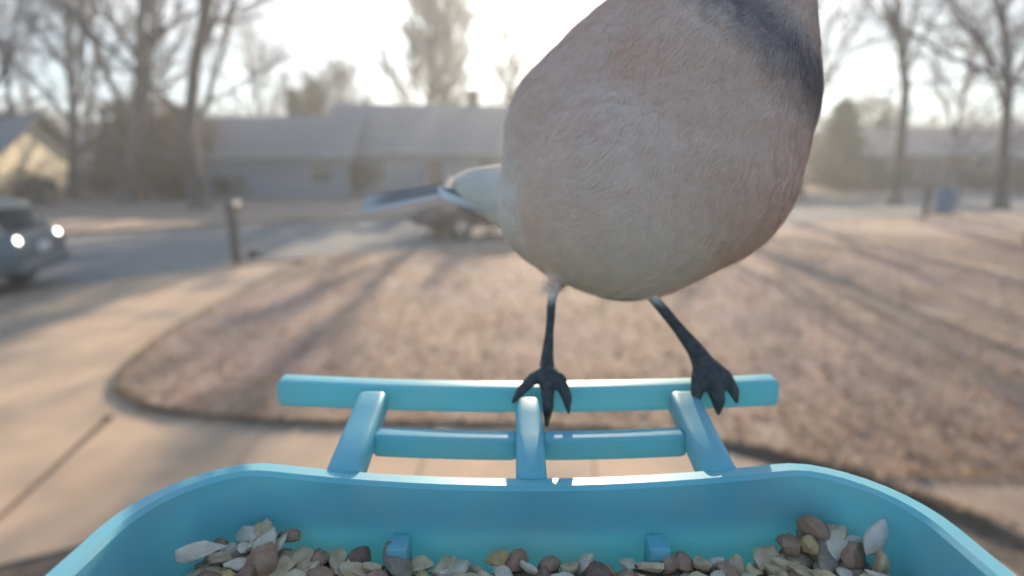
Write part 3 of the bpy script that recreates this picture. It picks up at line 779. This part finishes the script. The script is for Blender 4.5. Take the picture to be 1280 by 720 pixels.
# ------------------------------------------------------------------ seed
def seed_mat(name, c1, c2): 
    return mat(name, c1, c2, 260, 0.6, 0.6, 700, bdist=0.0005)
S = {'peanut': seed_mat('peanut', (.46, .30, .17), (.64, .46, .28)), 'skin': seed_mat('peanut_skin', (.28, .14, .085), (.42, .24, .15)),
     'kernel': seed_mat('sunflower_kernel', (.48, .37, .27), (.64, .52, .40)), 'corn': seed_mat('cracked_corn', (.42, .25, .09), (.56, .37, .17)),
     'hull': seed_mat('sunflower_hull', (.16, .115, .08), (.32, .235, .165)), 'pale': seed_mat('safflower', (.54, .44, .36), (.66, .56, .47)), 'raisin': seed_mat('dark_fruit', (.15, .075, .05), (.25, .13, .09))}
def seed_mesh(kind, sd):
    rg = random.Random(sd); m = MB(); m.ellipsoid((0, 0, 0), (1, 1, 1), 14, 9)
    out = []
    for x, y, z in m.v:
        v = Vector((x, y, z))
        if kind == 'peanut':      # split half: flat face with a groove
            r = (.0050, .0030, .0026); z2 = z if z < 0 else z * .28 - .25 * math.exp(-(y / .25) ** 2)
            v = Vector((x * r[0], y * r[1] * (1 + .15 * abs(x)), z2 * r[2]))
        elif kind == 'skin': v = Vector((x * .0048, y * .0034 * (1 + .12 * x), z * .0032))
        elif kind == 'kernel': k = (1 - .55 * max(x, 0) ** 1.5); v = Vector((x * .0048, y * .0025 * k, z * .0013 * k))
        elif kind == 'corn': v = Vector((x * .0034, y * .0030 * (1 + .35 * x), z * .0020 * (1 - .3 * x)))
        elif kind == 'hull': k = (1 - .6 * max(x, 0) ** 1.4); v = Vector((x * .0062, y * .0031 * k, z * .0018 * k))
        elif kind == 'pale': k = (1 - .45 * max(x, 0) ** 1.5); v = Vector((x * .0044, y * .0026 * k, z * .0019 * k))
        else: v = Vector((x * .0040, y * .0031, z * .0024))
        q = mnoise.noise(v * 420 + Vector((sd * 7.1, sd * 3.3, 0)))
        out.append(v * (1 + .22 * q + .12 * mnoise.noise(v * 1500 + Vector((sd, 5, 1)))))
    if kind in ('peanut', 'corn', 'skin', 'kernel'):          # broken faces
        for _ in range(4 if kind != 'kernel' else 2):
            nn = Vector((rg.gauss(0, 1), rg.gauss(0, 1), rg.gauss(0, .6))).normalized(); lim = max(v.dot(nn) for v in out) * rg.uniform(.5, .8)
            out = [v - nn * max(0, v.dot(nn) - lim) for v in out]
    m.v = [tuple(v) for v in out]
    me = m.mesh(kind + '_piece'); me.materials.append(S[kind])
    me.polygons.foreach_set('use_smooth', [True] * len(me.polygons)); me.set_sharp_from_angle(angle=R(35)); return me
info = {'peanut': ('peanut_half', 'tan split peanut half lying in the seed mix', 'peanut'), 'skin': ('peanut', 'reddish brown whole peanut kernel in the seed mix', 'peanut'),
        'kernel': ('sunflower_heart', 'pale grey beige hulled sunflower heart in the seed mix', 'seed'), 'corn': ('corn_piece', 'golden cracked corn piece in the seed mix', 'corn'),
        'hull': ('sunflower_seed', 'dark striped sunflower seed still in its hull', 'seed'), 'pale': ('safflower_seed', 'whitish safflower seed in the seed mix', 'seed'),
        'raisin': ('dried_berry', 'dark dried berry in the seed mix', 'berry')}
SM = {k: [seed_mesh(k, i * 3 + j) for j in range(6)] for i, k in enumerate(info)}
def pile(x, y):
    """height of the seed surface in the tray"""
    h = RIM - .0196 + .003 * max(0, (y - .085) / .022)
    h += .0074 * math.exp(-((x - CX + .0580) / .0095) ** 2) + .0086 * math.exp(-((x - CX - .0660) / .0150) ** 2)
    h += .0016 * mnoise.noise(Vector((x * 55, y * 55, 3)))
    if x < CX - .064: h -= .35 * (CX - .064 - x)
    return h
rg = random.Random(5)
# the bulk of the mix below the pieces that show
bed = MB(); nx, ny = 40, 26
x0, x1, y0, y1 = CX - XH + .0072, CX + XH - .0072, Y0 + .008, Y1 - .0075
bed.add([(x0 + (x1 - x0) * i / nx, y0 + (y1 - y0) * j / ny, pile(x0 + (x1 - x0) * i / nx, y0 + (y1 - y0) * j / ny) - .0055) for j in range(ny + 1) for i in range(nx + 1)],
        [(j * (nx + 1) + i, j * (nx + 1) + i + 1, (j + 1) * (nx + 1) + i + 1, (j + 1) * (nx + 1) + i) for j in range(ny) for i in range(nx)])
for _ in range(520):
    x, y = rg.uniform(x0 + .004, x1 - .004), rg.uniform(.05, y1 - .002)
    rot = Matrix.Rotation(rg.uniform(0, 6.28), 3, 'Z') @ Matrix.Rotation(rg.uniform(-.7, .7), 3, 'X')
    bed.ellipsoid((x, y, pile(x, y) - .0038), (rg.uniform(.003, .005), rg.uniform(.002, .0032), rg.uniform(.0015, .0026)), 8, 5, rot)
M['seedbed'] = mat('seed_mix_bulk', (.2, .12, .075), (.5, .36, .24), 190, .75, .6, 700, bdist=0.0005)
tag(bed.build('seed_mix', M['seedbed'], smooth=True), kind='stuff', label='loose seed mix filling the turquoise tray', cat='seed')
def put(kind, loc, eul, label=None, sc=1.0, mi=None, group=True):
    nm, lb, ct = info[kind]
    o = bpy.data.objects.new(nm, SM[kind][rg.randrange(6) if mi is None else mi])
    COL.objects.link(o); o.location = loc; o.rotation_euler = eul; o.scale = (sc,) * 3
    tag(o, label or lb, ct, 'seed and nut pieces in the tray' if group else None); return o
placed = []; pieces = []
kinds = ['peanut'] * 8 + ['skin'] * 3 + ['kernel'] * 5 + ['corn'] * 2 + ['hull'] * 1 + ['pale'] * 1 + ['raisin'] * 1
tries = 0
def row_of(p):
    q = p - Vector((0, 0, H)); d = q.y * CT - q.z * ST; u = q.y * ST + q.z * CT
    return 360 - FPX * u / d, 640 + FPX * q.x / d
while tries < 30000:
    tries += 1
    y = rg.uniform(.082, y1 - .0025); x = rg.uniform(x0 + .004, x1 - .004)
    if y > .1 and (abs(x - CX) > .066 and x < CX or abs(x - CX) > .070): continue
    p = Vector((x, y, pile(x, y) - .0010 + rg.uniform(-.001, .0018)))
    py, px = row_of(p)
    if py > 731 or px < 185: continue
    if any((x - a) ** 2 + (y - b) ** 2 < .0031 ** 2 for a, b in placed): continue
    placed.append((x, y)); k = rg.choice(kinds)
    o = put(k, p, (rg.gauss(0, .55), rg.gauss(0, .45), rg.uniform(0, 6.28)), sc=rg.uniform(.6, .94))
    pieces.append((k, px, py, o))
# each piece named by its kind and its place along the tray
tens = ['', '', 'twenty', 'thirty', 'forty']
ones = ['', 'first', 'second', 'third', 'fourth', 'fifth', 'sixth', 'seventh', 'eighth', 'ninth', 'tenth', 'eleventh', 'twelfth', 'thirteenth', 'fourteenth', 'fifteenth', 'sixteenth', 'seventeenth', 'eighteenth', 'nineteenth']
def ordinal(n):
    if n < 20: return ones[n]
    return {20: 'twentieth', 30: 'thirtieth', 40: 'fortieth'}[n] if n % 10 == 0 else tens[n // 10] + '-' + ones[n % 10]
def spot(px, py):
    if px < 345: return 'on the heap by the left wall'
    if px > 975: return 'on the heap by the right wall'
    if abs(px - 497) < 30: return 'at the left drain peg'
    if abs(px - 824) < 30: return 'at the right drain peg'
    if px < 497: return 'between the left heap and left peg'
    if px < 824: return 'between the two drain pegs'
    return 'between the right peg and right heap'
byspot = {}
for k, px, py, o in pieces: byspot.setdefault((k, spot(px, py)), []).append((px, o))
short = {'peanut': 'tan split peanut half', 'skin': 'reddish brown whole peanut', 'kernel': 'grey beige sunflower heart', 'corn': 'golden corn piece', 'hull': 'dark sunflower seed', 'pale': 'whitish safflower seed', 'raisin': 'dark dried berry'}
for (k, sp), lst in byspot.items():
    lst.sort(key=lambda t: t[0])
    for i, (px, o) in enumerate(lst):
        o['label'] = short[k] + (', ' + ordinal(i + 1) + ' from the left' if len(lst) > 1 else '') + ' ' + sp
# pieces that stand out
put('pale', V(1096, 671, .1085), (1.25, -.9, .5), 'large pale seed standing upright at the heap by the right wall of the tray', .85, 1, False)
put('kernel', V(250, 690, .108), (.7, .2, .6), 'large grey white seed tilted on the heap by the left wall of the tray', .9, 0, False)
put('skin', V(362, 671, .1195), (.2, .1, .2), 'orange brown chip stuck to the far wall of the tray above the seed', .5, 1, False)

# ------------------------------------------------------------------ bird
def chain(m, pts, n=10):
    """capsule chain: pts = (point, radius)"""
    for (p, r), (q, s) in zip(pts[:-1], pts[1:]):
        L = (q - p).length; k = max(2, int(L / (min(r, s) * .35)) + 1)
        for i in range(k + 1):
            t = i / k
            m.ellipsoid(p.lerp(q, t), (r + (s - r) * t,) * 3, n, max(6, n // 2 + 1))
def B(px, py, d, rp): return (V(px, py, d), pxm(rp, d))
bird = empty('bird', V(760, 470, .158), 0, label='grey breasted bird with white under the tail perched on the feeder rail', cat='bird')
bloc = bird.location.copy()
m = MB()
chain(m, [B(700, 262, .180, 76), B(724, 288, .171, 68), B(784, 240, .168, 137), B(856, 208, .163, 134), B(876, 128, .161, 134), B(900, 20, .162, 106), B(930, -85, .162, 80)], 24)
chain(m, [B(704, 246, .183, 78), B(742, 172, .178, 112), B(790, 124, .176, 112), B(862, 46, .170, 98)], 24)
chain(m, [B(690, 258, .186, 62), B(640, 246, .196, 40), B(600, 236, .206, 26), B(574, 229, .211, 10)], 18)
head_c, head_r = B(926, -85, .162, 78)
# legs
def toe(pts): chain(m, pts, 8)
chain(m, [B(728, 300, .170, 20), B(700, 345, .164, 8), B(690, 372, .1595, 6.2), B(687, 415, .157, 6), B(684, 448, .1555, 8.5), B(684, 466, .1535, 12)], 10)
toe([B(682, 464, .1530, 10), B(668, 472, .1500, 8), B(652, 488, .1492, 7.0), B(641, 503, .1494, 3.2)])
toe([B(684, 466, .1525, 11), B(684, 482, .1492, 9.5), B(685, 508, .1482, 8), B(683, 532, .1496, 3.2)])
toe([B(690, 466, .1530, 10), B(700, 474, .1498, 8.5), B(708, 495, .1488, 7.5), B(711, 516, .1494, 3.2)])
toe([B(684, 464, .156, 9), B(690, 466, .162, 6), B(694, 480, .165, 3)])
chain(m, [B(790, 310, .164, 22), B(806, 352, .161, 9), B(818, 374, .1585, 7.2), B(846, 408, .157, 7.5), B(870, 438, .1555, 11), B(882, 460, .1535, 16)], 10)
toe([B(878, 458, .1530, 13), B(874, 474, .1500, 11), B(870, 498, .1488, 7), B(868, 512, .1494, 3.2)])
toe([B(884, 462, .1525, 14), B(892, 478, .1490, 12), B(898, 500, .1482, 9.5), B(898, 517, .1494, 3.4)])
toe([B(888, 460, .1530, 13), B(906, 470, .1498, 9), B(917, 488, .1490, 7.5), B(921, 503, .1496, 3.2)])
toe([B(884, 460, .156, 10), B(892, 466, .162, 6), B(896, 480, .165, 3)])
leg_z = V(740, 366, .160).z
me = m.mesh('bird_raw')
raw = bpy.data.objects.new('bird_raw', me); COL.objects.link(raw)
rm = raw.modifiers.new('remesh', 'REMESH'); rm.mode = 'VOXEL'; rm.voxel_size = .00055; rm.use_smooth_shade = True
dg = bpy.context.evaluated_depsgraph_get()
me2 = bpy.data.meshes.new_from_object(raw.evaluated_get(dg)); me2.name = 'body'
bpy.data.objects.remove(raw)
# smooth the trunk, leave the legs crisp
nv = len(me2.vertices); co = np.empty(nv * 3, np.float32); me2.vertices.foreach_get('co', co); co = co.reshape(-1, 3)
ed = np.empty(len(me2.edges) * 2, np.int32); me2.edges.foreach_get('vertices', ed); ed = ed.reshape(-1, 2)
deg = np.bincount(ed.ravel(), minlength=nv).astype(np.float32)[:, None]
w = np.clip((co[:, 2] - leg_z) / .006, 0.04, 1)[:, None]
for it in range(90):
    s = np.zeros_like(co)
    for k in range(3):
        s[:, k] = np.bincount(ed[:, 0], weights=co[ed[:, 1], k], minlength=nv) + np.bincount(ed[:, 1], weights=co[ed[:, 0], k], minlength=nv)
    if it > 8: ww = w * (w > .05)
    else: ww = np.maximum(w, .25)
    co = co + (s / np.maximum(deg, 1) - co) * ww * .6
co -= np.array(bloc, np.float32)
me2.vertices.foreach_set('co', co.astype(np.float32).ravel()); me2.update()
BA = V(706, 258, .182) - bloc; BB = V(908, 20, .165) - bloc      # tail end and neck end of the trunk
AX = (BB - BA).normalized()
CAMDIR = Vector((.35, -.93, -.05)).normalized()                    # the way the breast faces
LAT = AX.cross(CAMDIR).normalized(); FRONT = LAT.cross(AX).normalized()
if FRONT.dot(CAMDIR) < 0: FRONT = -FRONT
neck_p = V(935, 45, .150) - bloc
leg_zl = leg_z - bloc.z
tail_p = V(600, 236, .206) - bloc
def sm(a, b, x):
    t = max(0, min(1, (x - a) / (b - a))); return t * t * (3 - 2 * t)
def plum(p):
    """plumage colour by place on the bird (what the feathers themselves are coloured)"""
    t = (p - BA).dot(AX) / (BB - BA).length
    f = (p - (BA + AX * (p - BA).dot(AX))).dot(FRONT) / .036
    n = mnoise.noise(p * 90) * .06 + mnoise.noise(p * 300) * .03
    breast = Vector((.91, .655, .515)); belly = Vector((.95, .73, .59)); back = Vector((.36, .35, .36)); dark = Vector((.17, .135, .15)); white = Vector((.93, .86, .76))
    c = belly.lerp(breast, sm(.05, .55, t + n))
    c = back.lerp(c, sm(-1.15, -.8, f + n * .6))
    if p.x < BA.x - .008: c = c.lerp(white, sm(BA.x - .008, BA.x - .026, p.x))
    # dark collar across the upper breast
    u = t - 1.02 + .10 * f
    c = c.lerp(dark, .75 * math.exp(-((u + n * .2) / .085) ** 2) * sm(-.3, .3, (p - neck_p).dot(Vector((1, 0, 0))) / .03 + .9))
    c = c * (1 + n * .5)
    return c
legc = Vector((.075, .068, .064))
def paint(me, cols):
    ca = me.color_attributes.new('plumage', 'FLOAT_COLOR', 'POINT')
    ca.data.foreach_set('color', np.array(cols, np.float32).ravel())
def body_col(p):
    k = sm(leg_zl + .001, leg_zl - .004, p.z)
    c = plum(p).lerp(legc, k) if k < 1 else legc * (1 + .5 * mnoise.noise(p * 700))
    return (c.x, c.y, c.z, 1)
paint(me2, [body_col(Vector(p)) for p in co])
def bird_mat(name, rough, trans, bump):
    mt = bpy.data.materials.new(name); mt.use_nodes = True
    n, l = mt.node_tree.nodes, mt.node_tree.links; b = n['Principled BSDF']
    at_ = n.new('ShaderNodeAttribute'); at_.attribute_name = 'plumage'
    l.new(at_.outputs['Color'], b.inputs['Base Color']); b.inputs['Roughness'].default_value = rough
    b.inputs['Specular IOR Level'].default_value = .25
    t = n.new('ShaderNodeTexCoord'); nz = n.new('ShaderNodeTexNoise'); nz.inputs['Scale'].default_value = 900; nz.inputs['Detail'].default_value = 4
    l.new(t.outputs['Object'], nz.inputs['Vector']); bp = n.new('ShaderNodeBump'); bp.inputs['Strength'].default_value = bump; bp.inputs['Distance'].default_value = .001
    l.new(nz.outputs['Fac'], bp.inputs['Height']); l.new(bp.outputs[0], b.inputs['Normal'])
    if trans:
        tr = n.new('ShaderNodeBsdfTranslucent'); l.new(at_.outputs['Color'], tr.inputs['Color'])
        ms = n.new('ShaderNodeMixShader'); ms.inputs[0].default_value = trans
        l.new(b.outputs[0], ms.inputs[1]); l.new(tr.outputs[0], ms.inputs[2]); l.new(ms.outputs[0], n['Material Output'].inputs['Surface'])
    return mt
M['skin_bird'] = bird_mat('bird_body', .75, 0, .3); M['feather'] = bird_mat('bird_feathers', .8, .28, .0)
body = link('body', me2, M['skin_bird'], bird, smooth=True)
# contour feathers laid over the trunk, each a small cupped vane with loose barbs at its tip
rg = random.Random(9)
me2.calc_loop_triangles()
tri = [tuple(t.vertices) for t in me2.loop_triangles]
ca_ = co.astype(np.float64); ta = np.array(tri)
ar = np.linalg.norm(np.cross(ca_[ta[:, 1]] - ca_[ta[:, 0]], ca_[ta[:, 2]] - ca_[ta[:, 0]]), axis=1)
cen_z = ca_[ta].mean(1)[:, 2]
ar[cen_z < leg_zl + .0005] = 0
rs = np.random.RandomState(3)
pick = rs.choice(len(tri), size=15000, p=ar / ar.sum())
nrm_v = np.empty(nv * 3, np.float32); me2.vertex_normals.foreach_get('vector', nrm_v); nrm_v = nrm_v.reshape(-1, 3)
pm = MB(); pcol = []
TAILD = (tail_p - BA).normalized()
for ti in pick:
    p = Vector(ca_[ta[ti]].mean(0)); nn = Vector(nrm_v[ta[ti]].mean(0)).normalized()
    tt = (p - BA).dot(AX)
    fl = (-AX).lerp(TAILD, sm(.03, -.01, tt)) + Vector((rg.gauss(0, .12), rg.gauss(0, .12), rg.gauss(0, .12) - .15))
    fl = (fl - nn * fl.dot(nn))
    if fl.length < .2: continue
    fl.normalize()
    d = (fl + nn * rg.uniform(.02, .05)).normalized(); sd = d.cross(nn).normalized(); up = sd.cross(d)
    small = .5 if (p - (head_c - bloc)).length < head_r * 1.15 else 1.0
    L = rg.uniform(.006, .0095) * small; W = L * rg.uniform(.34, .46)
    c = plum(p) * rg.uniform(.96, 1.04)
    b = p + nn * .00005 - d * L * .25
    pts = []; fs = []
    for k in range(9):
        a = -1 + 2 * (k + rg.random()) / 9
        e = (d + sd * (a * .42) + up * rg.uniform(-.01, .05)).normalized(); lb = L * (1 - .25 * a * a) * rg.uniform(.75, 1.1)
        sw = e.cross(nn).normalized() * rg.uniform(.00010, .00017)
        q1 = b + e * lb * .5 + up * L * .035; q2 = b + e * lb + sd * (a * W * .2)
        i = len(pts); pts += [b - sw, b + sw, q1 + sw, q1 - sw, q2]
        fs += [(i, i + 1, i + 2, i + 3), (i + 3, i + 2, i + 4)]
    pm.add(pts, fs); pcol += [(c.x, c.y, c.z, 1)] * len(pts)
pme = bpy.data.meshes.new('plumage'); pme.from_pydata(pm.v, [], pm.f); pme.update()
paint(pme, pcol)
plo = link('plumage', pme, M['feather'], bird); plo['kind'] = 'stuff'
# flight and tail feathers: a shaft with a cupped, slightly split vane
def feather(name, p0, p1, sag, width, side, cb, ctip, parent, edge=None):
    ax = (p1 - p0); L = ax.length; ax.normalize(); side = (side - ax * side.dot(ax)).normalized(); up = side.cross(ax)
    m = MB(); cols = []; n = 14; pts = []
    prof = lambda t: (min(1, t * 5) ** .6) * (1 - max(0, (t - .8) / .2) ** 2.2 * .85)
    for layer in (0, 1):
        for i in range(n + 1):
            t = i / n; c = p0 + ax * (L * t) - up * (sag * math.sin(t * math.pi * .5) ** 2)
            for s in (-1, -.5, 0, .5, 1):
                pts.append(c + side * (s * width * prof(t) * .5) + up * ((-.10 * s * s) * width + (.00025 if layer else -.00025) * (1 - abs(s) * .6)))
                k = cb.lerp(ctip, sm(.72, .95, t))
                if edge is not None and abs(s) > .9: k = edge
                cols.append((k.x, k.y, k.z, 1))
    N = (n + 1) * 5; fs = []
    for i in range(n):
        for k in range(4):
            a = i * 5 + k; f = (a, a + 1, a + 6, a + 5); fs.append(f[::-1]); fs.append(tuple(q + N for q in f))
        for k in (0, 4):
            a = i * 5 + k; fs.append((a, a + 5, a + 5 + N, a + N))
    m.add(pts, fs)
    me = bpy.data.meshes.new(name); me.from_pydata(m.v, [], m.f); me.update(); paint(me, cols)
    o = link(name, me, M['feather'], parent, smooth=True)
    s = MB(); s.tube([p0 - bloc * 0, p0.lerp(p1, .5) - up * sag * .5 + up * .0003, p1 - up * sag * .95 + up * .0002], [.0007, .0005, .0002], 6)
    sh = s.build('shaft', None, o, smooth=True); paint(sh.data, [(.25, .23, .22, 1)] * len(sh.data.vertices)); sh.data.materials.append(M['feather'])
    return o
grey = Vector((.36, .32, .29)); wht = Vector((.74, .72, .68)); blu = Vector((.34, .33, .345))
t0 = V(622, 222, .203) - bloc; t1 = V(456, 241, .262) - bloc
tside = Vector((.62, .70, .20)).normalized()
for k in range(7):
    a = k - 3
    p0 = t0 + tside * (a * .0016) + Vector((0, 0, -.0006 * abs(a))); p1 = t1 + tside * (a * .0042) + Vector((.004 * abs(a) * .6, 0, -.0009 * abs(a)))
    feather('tail_feather', p0, p1, .002, .0075, tside, grey if abs(a) < 3 else wht, wht, bird, edge=wht if abs(a) >= 2 else None)
# white under tail coverts laid over the root of the tail
for k in range(6):
    a = k - 2.5
    q0 = V(650, 252, .196) - bloc + tside * (a * .0022) + Vector((0, -.001, -.002)); q1 = V(548 + 9 * abs(a), 229, .214) - bloc + tside * (a * .0030)
    feather('tail_covert', q0, q1, .001, .0095, tside, Vector((.86, .80, .72)), Vector((.9, .86, .8)), bird)
# folded wings, each a fan of flight feathers over a covert shell
for s in (-1, 1):
    lat = LAT * s
    sh_ = BA.lerp(BB, .92) + lat * .014 - FRONT * .029; tip = BA + lat * .006 - FRONT * .036 - AX * .006
    wm = MB(); cols = []
    wd = (tip - sh_).normalized(); wo = (lat - wd * lat.dot(wd)).normalized(); wu = wo.cross(wd)
    wm.ellipsoid(sh_.lerp(tip, .46), (.030, .0055, .0125), 18, 12, Matrix((wd, wo, wu)).transposed())
    wme = wm.mesh('wing'); paint(wme, [(blu.x * (1 + .4 * mnoise.noise(Vector(v) * 200)), blu.y * (1 + .4 * mnoise.noise(Vector(v) * 200)), blu.z, 1) for v in wm.v])
    wob = link('wing', wme, M['feather'], bird, smooth=True)
    for k in range(6):
        q0 = sh_.lerp(tip, .30 + .05 * k) + wo * (.0040 - .0005 * k) + wu * (.006 - .0025 * k); q1 = tip + wd * (.018 - .003 * k) + wu * (.005 - .0026 * k) + wo * (.001 - .0004 * k)
        feather('flight_feather', q0, q1, .001, .009, wu, blu, grey, wob, edge=wht if k == 2 else None)
# head details
hc = head_c - bloc
look = Vector((.86, -.45, .12)).normalized(); hl = Vector((0, 0, 1)).cross(look).normalized(); hu = look.cross(hl)
bk = MB(); bp0 = hc + look * head_r * .86 - hu * .001
rings = [(0, .0048, .0052), (.006, .0040, .0044), (.014, .0026, .0030), (.021, .0012, .0014), (.0245, .0003, .0003)]
pts = []
for o_, a, b in rings:
    for k in range(12):
        an = 2 * math.pi * k / 12; pts.append(bp0 + look * o_ + hl * a * math.cos(an) + hu * (b * math.sin(an) - 6 * o_ * o_))
bk.add(pts, [(i * 12 + k, i * 12 + (k + 1) % 12, (i + 1) * 12 + (k + 1) % 12, (i + 1) * 12 + k) for i in range(4) for k in range(12)] + [tuple(range(11, -1, -1)), tuple(range(48, 60))])
bk.build('beak', M['black_plastic'], bird, smooth=True)
for s in (-1, 1):
    e = MB(); e.ellipsoid(hc + look * head_r * .52 + hl * s * head_r * .80 + hu * head_r * .22, (.0034,) * 3, 14, 10); e.build('eye', M['pane'], bird, smooth=True)

# ------------------------------------------------------------------ morning haze in the air
hz = MB(); hz.box((0, 48, 19.5), (330, 170, 43)); hzo = hz.build('haze', None)
hm = bpy.data.materials.new('haze_air'); hm.use_nodes = True
hn, hl_ = hm.node_tree.nodes, hm.node_tree.links; hn.clear()
ho = hn.new('ShaderNodeOutputMaterial'); hv = hn.new('ShaderNodeVolumePrincipled')
hv.inputs['Density'].default_value = 0.0040; hv.inputs['Anisotropy'].default_value = 0.45; hv.inputs['Color'].default_value = (.94, .95, .97, 1)
hl_.new(hv.outputs[0], ho.inputs['Volume']); hzo.data.materials.append(hm)
tag(hzo, kind='stuff', label='thin bright haze in the air', cat='haze')
